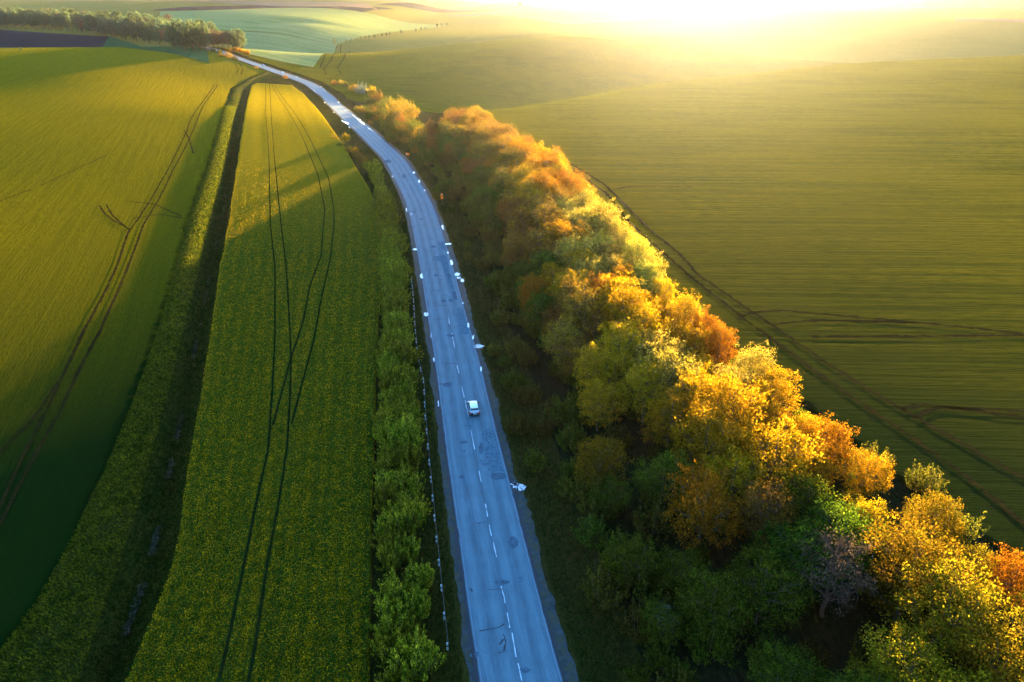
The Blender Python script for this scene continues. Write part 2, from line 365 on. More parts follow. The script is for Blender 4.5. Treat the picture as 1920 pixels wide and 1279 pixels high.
# ------------------------------------------------------------------ wheel tracks, markings, repairs
M['track'] = crop_mat('trampled soil', (.022,.02,.008), (.035,.03,.01), 0, 2, .2)
M['rtrack'] = crop_mat('crushed rape', (.012,.022,.006), (.02,.035,.008), 0, 2, .2)
rt = [[(498,157),(499,213),(505,300),(508,427),(517,510),(517,644),(512,744),(505,853),(483,953),(467,1036),(447,1136),(417,1279),(405,1330)],
      [(505,157),(510,233),(515,300),(528,427),(538,510),(545,627),(547,680),(545,760),(540,853),(523,963),(503,1070),(487,1186),(472,1279),(462,1330)],
      [(510,160),(533,200),(567,260),(597,333),(610,400),(607,430),(603,487),(582,544),(570,610),(548,677),(530,745),(513,810)],
      [(515,160),(547,207),(583,267),(617,340),(627,400),(627,430),(620,494),(605,560),(590,644),(573,710),(547,810)]]
ribbons('rapeseed_wheel_tracks', [pl(l) for l in rt], M['rtrack'], .30, .99, .15, .8)
lt = [[(402,160),(377,197),(357,227),(350,250),(317,317),(283,377),(253,423),(240,440),(223,494),(200,547),(160,620),(100,750),(30,890),(-60,1100)],
      [(408,160),(383,197),(368,233),(347,280),(327,317),(300,373),(270,423),(247,487),(227,537),(187,627),(153,690),(113,777),(70,853),(-20,1030)],
      [(187,388),(196,402),(215,418),(240,430)],[(200,386),(210,405),(232,425),(246,436)],
      [(110,720),(67,787),(7,847),(-40,900)],[(240,380),(290,385),(340,408)],[(250,412),(300,404),(345,412)],[(78,350),(120,330),(200,293)],
      [(345,245),(355,262),(363,290)],[(0,380),(60,357)],[(440,120),(447,130),(443,142)],[(449,120),(456,130),(452,142)]]
ribbons('wheat_wheel_tracks', [pl(l) for l in lt], M['track'], .5, .45, .25, 1.0)
gt = [[(940,240),(1069,318),(1137,365),(1181,421),(1300,527),(1400,605),(1480,665),(1600,752),(1720,832),(1820,905),(1960,1020)],
      [(930,232),(1075,312),(1133,348),(1212,427),(1275,480),(1310,520),(1430,602),(1560,692),(1680,765),(1800,835),(1960,925)],
      [(1385,600),(1405,590),(1460,585),(1600,598),(1760,612),(1920,630)],[(1450,612),(1520,604),(1640,606),(1720,609)],
      [(1690,772),(1720,762),(1760,765),(1850,778),(1960,790)],[(1712,790),(1740,770),(1790,768),(1860,772),(1960,778)],
      [(1520,635),(1700,634),(1950,632)],[(1020,305),(1012,290),(980,270)],[(1130,362),(1180,352),(1300,353)],[(600,128),(625,98),(634,86)],[(612,140),(607,130),(622,112),(640,84)],
      [(640,140),(633,128),(645,110),(655,96)]]
ribbons('headland_wheel_tracks', [pl(l) for l in gt], M['track'], .85, .45, .3, 1.0)
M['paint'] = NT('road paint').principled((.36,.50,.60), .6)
dash = [[(971,1245),(979,1279)],[(960,1188),(969,1240)],[(951,1150),(957,1185)],[(940,1100),(948,1135)],[(925,1018),(931,1046)],[(917,985),(922,1010)],[(910,946),(915,973)],[(898,884),(903,908)],[(883,808),(890,844)],[(872,752),(879,785)],[(866,726),(871,748)],[(857,686),(861,702)],[(847,625),(853,655)],[(841,597),(843,610)],[(818,480),(820,490)]]
def rz(X, Y):
    u = np.clip((X-road_x(Y)+road_hw(Y))/(2*road_hw(Y)), 0, 1); return height(X, Y)+.04+.06*np.sin(np.pi*u)
def on_road(name, V, F, mat): return tag(mesh_obj(name, V, F, mat, smooth=False), kind='structure')
V, F = join([ribbon(pl(l), .11, .008, zf=rz, rag=.3, seed=k, step=.5) for k, l in enumerate(dash)])
on_road('lane_marking', V, F, M['paint'])
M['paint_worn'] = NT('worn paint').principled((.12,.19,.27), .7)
yy = np.arange(30, 420, 1.0)
V, F = join([ribbon(np.stack([road_x(yy)+sg*(road_hw(yy)-.18), yy], 1), .09, .008, zf=rz, rag=.2, seed=5+sg, step=1.2) for sg in (-1, 1)])
on_road('edge_line', V, F, M['paint_worn'])
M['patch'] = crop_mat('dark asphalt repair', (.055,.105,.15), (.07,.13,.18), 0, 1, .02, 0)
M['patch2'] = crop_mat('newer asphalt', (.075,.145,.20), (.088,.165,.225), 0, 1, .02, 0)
M['crack'] = flat('tarred crack', (.02,.027,.04), .8)
def blob_px(pts, mat, name='asphalt_repair', z=.009, n=3, jag=.0, seed=0):
    P = pl(pts); c = P.mean(0); Q = []
    g = np.random.default_rng(seed)
    for a, b in zip(P, np.roll(P, -1, 0)):
        for t in np.arange(n)/n: Q.append(a*(1-t)+b*t + g.normal(size=2)*jag)
    Q = np.array(Q); V = [[*c]]; V += Q.tolist(); V = np.array(V)
    # a middle ring keeps the sheet on the cambered road
    Mi = (Q+c)/2; V = np.vstack([c[None], Mi, Q]); m = len(Q); a = np.arange(m); b = (a+1) % m
    Z = rz(V[:,0], V[:,1])+z
    F = [np.stack([np.zeros(m, int), 1+a, 1+b], 1), np.stack([1+a, 1+m+a, 1+m+b, 1+b], 1)]
    return on_road(name, np.c_[V, Z], F, mat)
def ell(cx, cy, rx_, ry_, n=12): return [(cx+rx_*math.cos(t), cy+ry_*math.sin(t)) for t in np.linspace(0, 2*math.pi, n, endpoint=False)]
reps = [(ell(941,1093,14,4.5), 1), (ell(962,1018,10,12,8), 1), (ell(984,1258,10,5), 1), (ell(976,1088,5,9), 0), (ell(935,894,15,7), 1), (ell(920,868,22,8), 0),
        ([(902,806),(926,804),(945,885),(915,885)], 0), (ell(902,842,4,11), 1), (ell(870,830,7,3), 1), (ell(868,847,5,4), 0), (ell(839,722,9,4), 1), (ell(866,895,5,3), 1),
        ([(856,578),(868,578),(880,627),(862,628)], 0), ([(846,547),(854,547),(858,563),(850,563)], 1), (ell(845,564,4,2.5), 1), ([(822,480),(838,478),(843,512),(833,513),(830,492),(812,489),(810,482)], 0),
        ([(808,461),(817,461),(818,465),(809,465)], 1), ([(822,455),(834,452),(838,470),(828,470)], 0), (ell(845,630,8,3), 1), (ell(818,517,4,2), 1), (ell(842,518,4,3), 1), (ell(758,331,4,4), 1),
        (ell(727,303,7,3), 1), (ell(790,412,3,2), 1), (ell(777,398,3,2), 1), (ell(945,1222,4,3,7), 1), (ell(889,1228,8,6,7), 1), (ell(832,565,5,3,6), 1), ([(834,513),(843,512),(853,545),(847,546)], 0)]
for k, (p, dk) in enumerate(reps): blob_px(p, M['patch'] if dk else M['patch2'], jag=.05, seed=k)
cr = [[(797,508),(818,506),(830,505)],[(810,546),(833,546)],[(812,575),(850,573)],[(815,601),(840,598)],[(820,525),(834,525)],[(830,683),(858,682)],[(823,721),(850,718)],[(899,1184),(935,1178),(948,1170)],[(915,1107),(935,1106)],
      [(893,983),(905,981),(915,980)],[(868,800),(890,800)],[(936,1210),(942,1203),(946,1195)],[(881,1104),(886,1110)],[(826,555),(842,555)],[(786,369),(800,370)],[(760,371),(770,368)],[(748,325),(752,332),(757,338)],[(768,345),(772,355),(776,366)],
      [(944,1190),(948,1205),(945,1222)],[(735,298),(741,308)],[(700,240),(707,247)],[(652,215),(662,222)],[(672,262),(690,258)],[(826,400),(830,404)],[(786,385),(789,392),(792,400)],[(852,614),(860,612)],[(927,1230),(930,1226),(944,1224)]]
V, F = join([ribbon(pl(l), .13, .012, zf=rz, rag=.35, seed=k, step=.4) for k, l in enumerate(cr)])
on_road('road_cracks', V, F, M['crack'])
# kerbless dark rut along the asphalt edge
V, F = join([ribbon(np.stack([road_x(yy)+sg*(road_hw(yy)+.18), yy], 1), .3, .0, zf=lambda X, Y: height(X, Y)+.052, rag=.4, seed=9+sg, step=1.0) for sg in (-1, 1)])
on_road('edge_rut', V, F, M['crack'])
# puddles
M['water'] = NT('puddle water').principled((.35,.42,.5), .06, None, 1.0, .75)
pud = [[(957,906),(962,905),(967,910),(974,906),(982,907),(986,915),(979,922),(973,917),(965,915)],
       ell(898,650,9,3,9), ell(857,515,5,3,8), ell(860,521,4,2,7), ell(867,526,4,3,7), [(844,487),(846,488),(850,496),(845,497)], [(834,457),(846,457),(846,459),(835,459)], [(829,422),(832,428),(833,432),(829,430)],
       ell(799,590,5,3.5,9), ell(778,468,4,2,7), [(791,512),(793,522),(788,523),(787,517)], [(813,668),(817,688),(815,687),(812,672)], ell(808,630,1,5,6), ell(878,610,2,5,7), ell(887,633,2,4,7), ell(902,693,2,5,7), ell(868,569,2,1.5,6),
       ell(822,757,1.2,7,6), [(761,390),(763,392),(763,397),(761,396)], ell(776,324,2,2,6), ell(786,340,2,3.5,6), ell(796,357,1.5,1,6), ell(736,331,1.4,1.2,6), ell(840,474,1.5,2,6),
       [(661,215),(666,220),(664,221)], [(669,222),(675,229),(681,234),(677,231)], [(687,239),(693,242),(694,244),(689,243)], ell(697,247,2,1,6), [(641,226),(646,229),(651,234),(647,232)], ell(655,239,1,1,6), ell(652,207,1,1,6), ell(635,192,1,.8,6), ell(609,193,1,.8,6), ell(626,211,1,.8,6),
       ell(614,197,1,.8,6), ell(602,163,1,.7,6), ell(607,167,1,.7,6), ell(610,172,1,.7,6), ell(518,133,1.6,1,6), ell(522,137,1.5,.8,6), ell(512,135,1.5,.7,6), ell(530,135,1.6,.7,6), ell(545,142,1.2,.8,6), ell(556,144,1.3,.7,6), ell(590,171,1,.7,6), ell(771,402,1,1.5,6)]
for k, p in enumerate(pud):
    P = pl(p); c = P.mean(0); Q = []
    g = np.random.default_rng(50+k); jag = .12*np.ptp(P, axis=0).min()
    for a, b in zip(P, np.roll(P, -1, 0)):
        for t in (0, .33, .66): Q.append(a*(1-t)+b*t + g.normal(size=2)*jag)
    Q = np.array(Q); V = np.vstack([c[None], Q]); m = len(Q); a = np.arange(m)
    Z = np.maximum(height(V[:,0], V[:,1])+.06, 0*V[:,0]-99)
    o = on_road('puddle', np.c_[V, Z], [np.stack([np.zeros(m, int), 1+a, 1+(a+1) % m], 1)], M['water'])

# ------------------------------------------------------------------ vegetation
def leaf_mat(name, c1, c2, tr=.58, c3=None, p3=.0):
    n = NT(name); r = n.n('ShaderNodeNewGeometry').outputs['Random Per Island']
    st = [(0, tuple(.6*k for k in c1)), (.4, c1), (.9, c2)]
    c = n.ramp(r, st)
    oi = n.n('ShaderNodeObjectInfo').outputs['Random']; hs = n.n('ShaderNodeHueSaturation'); n.l(c, hs.inputs['Color'])
    n.l(n.math('ADD', n.math('MULTIPLY', oi, .05), .475), hs.inputs['Hue']); n.l(n.math('ADD', n.math('MULTIPLY', oi, .5), .75), hs.inputs['Value'])
    cl = n.noise(n.coords(0, (1,1,1), True), .75, 3, .6)      # noise leaves some sprays darker
    cc = n.mix(n.ramp(cl, [(.34, 1), (.62, 0)]), hs.outputs[0], (.38,.55,.5), 'MULTIPLY')
    return n.leafy(cc, None, tr)
LM = {'gold': leaf_mat('golden leaves', (.32,.155,.006), (.52,.27,.014)), 'pale': leaf_mat('pale gold leaves', (.28,.21,.025), (.50,.38,.07)),
      'lime': leaf_mat('yellow green leaves', (.17,.13,.008), (.36,.25,.014)), 'green': leaf_mat('green leaves', (.045,.078,.008), (.13,.165,.012)),
      'rust': leaf_mat('rust budding leaves', (.19,.105,.012), (.36,.20,.02)), 'bare': leaf_mat('brown buds', (.12,.08,.05), (.20,.135,.08), .3),
      'white': leaf_mat('white blossom', (.10,.14,.11), (.42,.46,.44), .3), 'willow': leaf_mat('willow leaves', (.115,.145,.010), (.38,.35,.02)),
      'olive': leaf_mat('olive leaves', (.07,.072,.010), (.16,.14,.018)), 'forest': leaf_mat('hazy wood leaves', (.05,.09,.05), (.15,.18,.09))}  # wood leaves hold the haze's pale teal in their own colour
def bark_mat(name, c):
    n = NT(name); p = n.coords(0, (1,1,.25), True); f = n.noise(p, 6, 3, .6)
    return n.principled(n.mix(f, tuple(.6*k for k in c), c), .9, n.bump(f, .6, .03), .1)
BARK = bark_mat('bark', (.11,.085,.06)); BARKR = bark_mat('reddish bark', (.13,.075,.05))
def leaves(C, size, g, up=.0, out=None, asp=.55):
    """one small leaf-spray quad at every point of C"""
    n = len(C); d = g.normal(size=(n,3)); d[:,2] += up*2
    if out is not None: d += out*1.2
    d /= np.linalg.norm(d, axis=1)[:,None]+1e-9
    e = np.cross(d, g.normal(size=(n,3))); e /= np.linalg.norm(e, axis=1)[:,None]+1e-9
    s = (size*g.uniform(.6, 1.3, n))[:,None]
    a = d*s*.5; b = e*s*.5*asp
    V = np.stack([C-a, C-a*.1+b, C+a, C+a*.1-b], 1).reshape(-1, 3); return V, np.arange(4*n).reshape(n, 4)
def tube(pts, r0, r1, k=5):
    P = np.asarray(pts, float); n = len(P); T = np.gradient(P, axis=0); T /= np.linalg.norm(T, axis=1)[:,None]+1e-9
    ref = np.array([1.0,0,0]) if abs(T[0,0]) < .8 else np.array([0,1.0,0])
    A = np.cross(T, ref); A /= np.linalg.norm(A, axis=1)[:,None]+1e-9; Bv = np.cross(T, A)
    r = np.linspace(r0, r1, n)[:,None,None]; t = np.linspace(0, 2*np.pi, k, endpoint=False)[None,:,None]
    V = P[:,None,:] + r*(np.cos(t)*A[:,None,:]+np.sin(t)*Bv[:,None,:]); V = V.reshape(-1, 3)
    i = np.arange(n-1)[:,None]*k; j = np.arange(k)[None,:]; j2 = (j+1) % k
    return V, np.stack([i+j, i+j2, i+k+j2, i+k+j], -1).reshape(-1, 4)
def make_tree(seed, H, Wc, kind, nl, ls, base=.25, lobes=9, spread=1.0, twig=0, barkm=None, top=.0):
    g = np.random.default_rng(seed); parts = []
    lean = g.normal(size=2)*.04
    tp = [np.array([lean[0]*z*z/H*.3+g.normal()*.06, lean[1]*z*z/H*.3+g.normal()*.06, z]) for z in np.linspace(-.4, H*.86, 8)]
    parts.append(tube(tp, .022*H, .03, 6))
    lobec = []; Rw = Wc/2
    for i in range(lobes):
        f = (i+.5)/lobes; z = H*(base+(1-base)*(.22+.62*f)); ang = i*2.4+g.uniform(-.5, .5)
        rr = Rw*np.sqrt(max(.05, 1-((f-.35)/.75)**2))*g.uniform(.42, .72)
        if i == lobes-1: rr *= .2; z = H*.84
        c = np.array([rr*math.cos(ang), rr*math.sin(ang), z]); lobec.append((c, g.uniform(.20, .42)*Wc*.56))
        s0 = np.array([0, 0, z*g.uniform(.42, .68)]); m = (s0+c)/2; m[2] -= .02*H
        parts.append(tube([s0, m, c], .008*H, .02, 4))
        for k in range(5 + 2*twig):
            dv = g.normal(size=3); dv[2] = abs(dv[2])*.8+.3; dv /= np.linalg.norm(dv); e = c+dv*lobec[-1][1]*g.uniform(.7, 1.05); st = m+(c-m)*g.uniform(.2, 1)
            parts.append(tube([st, (st+e)/2+g.normal(size=3)*.12, e], .035, .012, 3))
            if twig:
                for q in range(3*twig):
                    dq = dv+g.normal(size=3)*.5; dq /= np.linalg.norm(dq); s1 = st+(e-st)*g.uniform(.2, .9)
                    parts.append(tube([s1, s1+dq*lobec[-1][1]*.35, s1+dq*lobec[-1][1]*g.uniform(.5, .8)], .018, .008, 3))
    V, F = join(parts); tm = mesh_np('trunk', V, F, barkm or BARK)
    # leaf clumps: shell-heavy points on every lobe, gathered in sprays
    Cs = []; Os = []
    for c, r in lobec:
        nc = max(8, int(36*(r/2.2)**2)); dv = g.normal(size=(nc, 3)); dv[:,2] = dv[:,2]*.9+.25; dv /= np.linalg.norm(dv, axis=1)[:,None]
        cc = c + dv*(r*g.uniform(.45, 1.08, nc)**.6)[:,None]*np.array([1, 1, .85]); Cs.append(cc); Os.append(dv)
    tips = [c + (lambda v: v/np.linalg.norm(v))(g.normal(size=3)*np.array([1,1,.6])+[0,0,.9])*r*g.uniform(1.0, 1.45) for c, r in lobec for _ in range(5)]
    Cs.append(np.array(tips)); Os.append(np.tile([0,0,1.0], (len(tips), 1)))
    Cs = np.vstack(Cs); Os = np.vstack(Os); per = max(3, nl//len(Cs)); idx = np.repeat(np.arange(len(Cs)), per)
    sg = .11*Wc/6*spread+.13
    P = Cs[idx] + g.normal(size=(len(idx),3))*sg*g.uniform(.6, 1.3, len(Cs))[idx][:,None]; P[:,2] = np.maximum(P[:,2], .3)
    Vl, Fl = leaves(P, np.full(len(P), ls), g, .1, Os[idx])
    return tm, mesh_np('crown', Vl, Fl, LM[kind])
def make_shrub(seed, H, Wc, kind, ns, nl, ls, up=.6):
    """many shoots fanning from the base, leaves along their upper part"""
    g = np.random.default_rng(seed); parts = []; C = []; O = []
    for i in range(ns):
        a = g.uniform(0, 2*math.pi); rr = Wc/2*math.sqrt(g.uniform(0, 1)); h = H*math.sqrt(max(.1, 1-(rr/(Wc/2))**2*.75))*(g.uniform(.7, 1.1) if i % 6 else g.uniform(1.1, 1.4)); rr *= 1 if i % 7 else 1.3
        b = np.array([rr*.3*math.cos(a), rr*.3*math.sin(a), -.2]); e = np.array([rr*math.cos(a), rr*math.sin(a), h]); m = (b+e)/2+np.array([math.cos(a), math.sin(a), 0])*rr*.22
        if i % 3 == 0: parts.append(tube([b, m, e], .03, .01, 3))
        k = nl//ns; t = g.uniform(.15, 1, k)**.7; t = t[:,None]
        P = (1-t)**2*b + 2*t*(1-t)*m + t*t*e + g.normal(size=(k,3))*np.array([.22, .22, .1])*(1.25-t)*Wc/4
        C.append(P); O.append(np.tile((e-m)/np.linalg.norm(e-m), (k, 1)))
    C = np.vstack(C); O = np.vstack(O); V, F = join(parts)
    Vl, Fl = leaves(C, np.full(len(C), ls), g, up, O, .42)
    return mesh_np('stems', V, F, BARK), mesh_np('foliage', Vl, Fl, LM[kind])
def plant(name, parts, meshes, loc, rz_, s, label, cat, group=None):
    e = empty(name, loc, rz_, s); tag(e, label, cat, group)
    for pn, me in zip(parts, meshes): link(bpy.data.objects.new(pn, me), e)
    return e
TREES = {}
def protos(key, n, f): TREES[key] = [f(i) for i in range(n)]
protos('gold', 3, lambda i: make_tree(10+i, 13, 10.5, 'gold', 12000, .27, .14, 17))
protos('pale', 2, lambda i: make_tree(20+i, 13, 11, 'pale', 13000, .27, .14, 19))
protos('lime', 3, lambda i: make_tree(30+i, 12.5, 10.5, 'lime', 13000, .27, .12, 18))
protos('green', 3, lambda i: make_tree(40+i, 10, 9.5, 'green', 12000, .26, .06, 18))
protos('rust', 3, lambda i: make_tree(50+i, 12.5, 9.5, 'rust', 8000, .25, .14, 17, 1.2, 1, BARKR))
protos('bare', 2, lambda i: make_tree(60+i, 10, 8, 'bare', 3500, .2, .15, 10, 1.3, 2, BARKR))
protos('white', 2, lambda i: make_tree(65+i, 6, 4, 'white', 1500, .14, .1, 9, 1.3))
protos('forest', 4, lambda i: make_tree(70+i, 19, 14, 'forest', 4200, .75, .02, 13))
protos('rustfar', 3, lambda i: make_tree(80+i, 18, 12, 'bare', 3000, .6, .15, 11, 1.0, 1, BARKR))
SHR = {'willow': [make_shrub(100+i, 3.4, 4.4, 'willow', 90, 4200, .30) for i in range(4)],
       'olive': [make_shrub(110+i, 3.6, 4.6, 'olive', 70, 3200, .28, .3) for i in range(3)],
       'green': [make_shrub(120+i, 3.2, 4.2, 'green', 70, 3200, .27, .3) for i in range(3)],
       'rust': [make_shrub(130+i, 3.6, 5, 'rust', 70, 2200, .26, .3) for i in range(2)],
       'gold': [make_shrub(140+i, 3, 4, 'gold', 70, 3000, .3, .4) for i in range(1)],
       'white': [make_shrub(150+i, 4, 5, 'white', 60, 2600, .22, .2) for i in range(1)]}
def ordn(n):
    suf = 'th' if 10 <= n % 100 <= 20 else {1:'st',2:'nd',3:'rd'}.get(n % 10, 'th'); return f'{n}{suf}'
look = {'gold':'golden leafed', 'pale':'pale gold leafed', 'lime':'yellow green', 'green':'dark green', 'rust':'rust orange budding', 'bare':'brown half bare', 'white':'white blossoming', 'willow':'green upright shooted', 'olive':'olive brown'}
# seeds of kind, placed where each colour stands in the photograph
seeds = [(700,175,'rust'),(760,200,'rust'),(820,215,'rust'),(880,250,'rust'),(920,290,'rust'),(980,330,'gold'),(1040,340,'gold'),(960,400,'rust'),(1020,430,'rust'),(1080,420,'pale'),(1120,480,'pale'),(1200,520,'pale'),
         (1060,520,'gold'),(1030,590,'rust'),(1100,600,'rust'),(1160,560,'gold'),(1250,600,'gold'),(1330,640,'gold'),(1180,660,'gold'),(1400,690,'pale'),(1280,700,'pale'),(1450,760,'gold'),(1350,780,'gold'),(1250,800,'gold'),(1140,740,'gold'),
         (1100,800,'lime'),(1520,810,'gold'),(1420,850,'gold'),(1320,890,'gold'),(1200,900,'green'),(1600,900,'gold'),(1500,900,'rust'),(1480,960,'green'),(1400,950,'rust'),(1650,1000,'lime'),(1750,1020,'lime'),(1560,1000,'green'),(1780,1080,'lime'),
         (1380,1060,'green'),(1450,1080,'green'),(1280,1060,'green'),(1200,1000,'green'),(1560,1090,'bare'),(1700,1150,'bare'),(1640,1160,'rust'),(1900,1130,'gold'),(1860,1200,'lime'),(1760,1220,'lime'),(1500,1180,'green'),(1340,1180,'green'),(1250,1220,'green'),(1620,1240,'green'),(1900,1270,'lime'),
         (950,500,'green'),(1000,650,'olive'),(1000,560,'olive'),(900,360,'olive'),(850,300,'olive'),(930,450,'olive'),(1080,700,'gold'),(1040,760,'green')]
def kind_at(px, py, g):
    px += g.normal()*18; py += g.normal()*18
    return min(seeds, key=lambda s: (s[0]-px)**2+(s[1]-py)**2)[2]
g = np.random.default_rng(3)
ranks = [(3.5,'field edge',(11.5,14)),(10,'second',(12,14.5)),(16.5,'third',(11,14)),(23,'fourth',(9.5,13)),(29.5,'fifth',(8,11)),(36,'sixth',(6.5,9.5)),(42.5,'seventh',(5.5,8))]
for ri_, (d, rn, (h0, h1)) in enumerate(ranks):
    Y = 33 + (ri_*3.1) % 7; cnt = {}
    while Y < 365 - 10*ri_:
        x = float(beltR(Y)) - d - 2.5 - float(np.interp(Y, [60,100,160], [4.5,3.0,0])) - g.normal()*.9; lim = float(road_x(Y)+road_hw(Y)) + float(np.interp(Y, [40,60,100,170,250,330], [8,9,13,14,12,11]))
        yy_ = Y + g.normal()*1.2
        if x > lim and not (ri_ >= 4 and g.random() < .2):
            px, py = proj(x, yy_, 8); k = kind_at(px, py, g)
            if k == 'olive': k = 'green'
            if -60 < py < 1420 and px < 2080:
                H = g.uniform(h0, h1)*(float(np.interp(Y, [40,65,105,140,165], [.56,.62,.78,.88,1])) if ri_ < 2 else 1)*float(np.interp(Y, [250, 360], [1, .8])); i = int(g.integers(len(TREES[k]))); ref = {'gold':13,'pale':13,'lime':12.5,'green':10,'rust':12.5,'bare':10,'white':6}[k]
                if k in ('green','bare'): H *= .85
                sc = H/ref; sx = sc*g.uniform(.95, 1.2)
                cnt[k] = cnt.get(k, 0)+1
                plant('deciduous_tree', ('trunk','crown'), TREES[k][i], (x, yy_, gz(x, yy_)), g.uniform(0, 6.28), (sx, sx*g.uniform(.92,1.08), sc),
                      f'{look[k]} tree, {ordn(cnt[k])} of its colour in the {rn} rank from the bottom', 'tree', 'trees of the shelter belt')
        Y += g.uniform(5.6, 7.6) if Y < 240 else g.uniform(6.5, 8.5)
# understory shrubs on the road side of the belt
cnt = {}
for ri_, d in enumerate((5.5, 9, 13.5)):
    Y = 40.0 + ri_*2
    while Y < 440:
        x = float(road_x(Y)+road_hw(Y)) + d + 1.5*g.normal()
        dens = {0: .32 if Y < 240 else .12, 1: .7, 2: .85}[ri_]
        if g.random() < dens and x < float(beltR(Y))-2:
            px, py = proj(x, Y, 1.5); k = ['olive','green'][int(g.integers(2))]
            if Y > 260: k = ['olive','rust','green','olive','green'][int(g.integers(5))]
            s_ = g.uniform(.55, .95)*(1+.25*ri_); cnt[k] = cnt.get(k, 0)+1; i = int(g.integers(len(SHR[k])))
            plant('shrub', ('stems','foliage'), SHR[k][i], (x, Y, gz(x, Y)-.1), g.uniform(0, 6.28), s_, f'{look[k]} shrub between road and tree belt, {ordn(cnt[k])} of its colour from the bottom', 'shrub', 'shrubs beside the tree belt')
        Y += g.uniform(3.4, 5)
Y = 36.0; nn = {}
while Y < 330:
    for d in np.arange(1.5, 60, 6.5):
        x = float(beltR(Y)) - 2 - d + g.normal()*1.5; y = Y + g.normal()*2
        if x < float(road_x(y)+road_hw(y))+14 or g.random() > (.9 if Y < 130 else .4): continue
        k = ['green','olive','green','rust'][int(g.integers(4))] if Y > 90 else ['green','olive'][int(g.integers(2))]; s_ = g.uniform(.6, 1.3); nn[k] = nn.get(k, 0)+1; i = int(g.integers(len(SHR[k])))
        if proj(x, y, 2)[1] > 1330: continue
        plant('shrub', ('stems','foliage'), SHR[k][i], (x, y, gz(x, y)-.1), g.uniform(0, 6.28), s_, f'{look[k]} undergrowth shrub beneath the tree belt, {ordn(nn[k])} of its colour from the bottom', 'shrub', 'undergrowth inside the tree belt')
    Y += 6.0 if Y < 130 else 9.0
# the thin tail of the belt: bushes only
for k, (px, py, kd, s_) in enumerate([(628,160,'rust',.8),(648,163,'olive',.8),(664,172,'rust',1.1),(680,178,'white',1.5),(700,182,'gold',1.5),(712,196,'rust',1.5),(728,205,'olive',1.5),(740,214,'rust',1.5),(716,212,'olive',1.2),(738,232,'olive',1.2),(756,236,'rust',1.2),(694,198,'olive',1.1),
                                   (750,208,'rust',1.6),(770,222,'rust',1.5),(735,268,'olive',.9),(752,262,'olive',1.1),(722,245,'green',.7),(775,250,'olive',1.4),(790,285,'olive',1.5),(800,310,'green',1.4),(640,158,'rust',.7)]):
    x, y = at(px, py); i = k % len(SHR[kd])
    plant('shrub', ('stems','foliage'), SHR[kd][i], (x, y, gz(x, y)-.1), k*1.3, s_*1.5, f'{look[kd]} bush at the far thin end of the belt, {ordn(k+1)} in the line', 'shrub', 'bushes at the far end of the belt')
for k, (px, py, s_) in enumerate([(1238,1195,.85),(1560,1125,1.0),(1610,1105,.9)]):
    x, y = at(px, py); plant('blossom_tree', ('trunk','crown'), TREES['white'][k % 2], (x, y, 0), k*2, s_*.95, ['white blossoming tree low among dark green trees near the road', 'white blossoming tree amid the dark green crowns', 'white blossoming tree beside the brown bare crowns'][k], 'tree')
# hedge of young willows left of the road
n_ = 0; Y = 36.0; hl = []
while Y < 262:
    x = float(road_x(Y)-road_hw(Y)) - np.interp(Y, [40, 60, 90, 130, 200, 240], [7.4, 7.8, 7.6, 7.4, 7.2, 6.5])
    for q in ((-1.0, 1.4) if Y < 170 else (-.3,)):
        X = x + q + g.normal()*.5; Yq = Y + g.normal()*.5 + q*.9; n_ += 1
        if X < float(rapeR(Yq))+2.2: X = float(rapeR(Yq))+2.2+g.random()*.5
        kd = 'willow'; i = int(g.integers(4)); s_ = g.uniform(.75, 1.28)*(1 if Y < 150 else 1.2)
        plant('bush', ('stems','foliage'), SHR[kd][i], (X, Yq, gz(X, Yq)-.15), g.uniform(0, 6.28), (s_, s_, s_*g.uniform(.85,1.15)), f'green bush in the {"rapeseed" if q < 0 else "road"} side line of the left roadside hedge, {ordn(n_)} from the bottom', 'bush', 'bushes of the hedge left of the road')
    Y += g.uniform(3.2, 4.2) if Y < 150 else g.uniform(5.2, 6.6)
for k, (px, py, kd, s_) in enumerate([(650,262,'gold',1.15),(640,272,'olive',.8),(655,282,'olive',.8),(668,292,'olive',1.0),(680,300,'olive',.9),(690,312,'green',.9),(628,258,'rust',.6),(700,322,'olive',.9),(622,246,'rust',.5),(708,335,'willow',1.1),(666,283,'rust',.7)]):
    x, y = at(px, py+4); plant('bush', ('stems','foliage'), SHR[kd][0], (x, y, gz(x, y)-.1), k, s_, f'{look[kd]} bush where the left roadside hedge thins out, {ordn(k+1)} in the bend', 'bush', 'bushes where the left hedge thins out')
# wood beyond the crest, on the far slope
def base_line(px): return float(np.interp(px, [-40, 0, 120, 200, 290, 350, 385], [50, 52, 57, 69, 81, 94, 98]))
k = 0; cf = 0
for r_, (dy) in enumerate((0, 26, 52, 80, 110, 145)):
    px = -40 + 7*r_
    while px < 395 - 3*r_:
        x, y = at(px, base_line(px)); yy_ = y + dy*1.1 + g.normal()*4; xx_ = x*(yy_/y)**.9 + g.normal()*3
        kd = 'rustfar' if g.random() < (.04 + .05*r_) else 'forest'; cf += 1
        s_ = g.uniform(1.05, 1.6); i = int(g.integers(len(TREES[kd])))
        side = 'shaded front edge' if r_ == 0 else f'{ordn(r_+1)} rank'
        plant('woodland_tree', ('trunk','crown'), TREES[kd][i], (xx_, yy_, gz(xx_, yy_)-.3), g.uniform(0, 6.28), s_, f'hazy {"brown" if kd=="rustfar" else "green"} tree in the {side} of the distant wood, {ordn(cf)} from the left', 'tree', 'trees of the distant wood')
        px += g.uniform(9.5, 14)
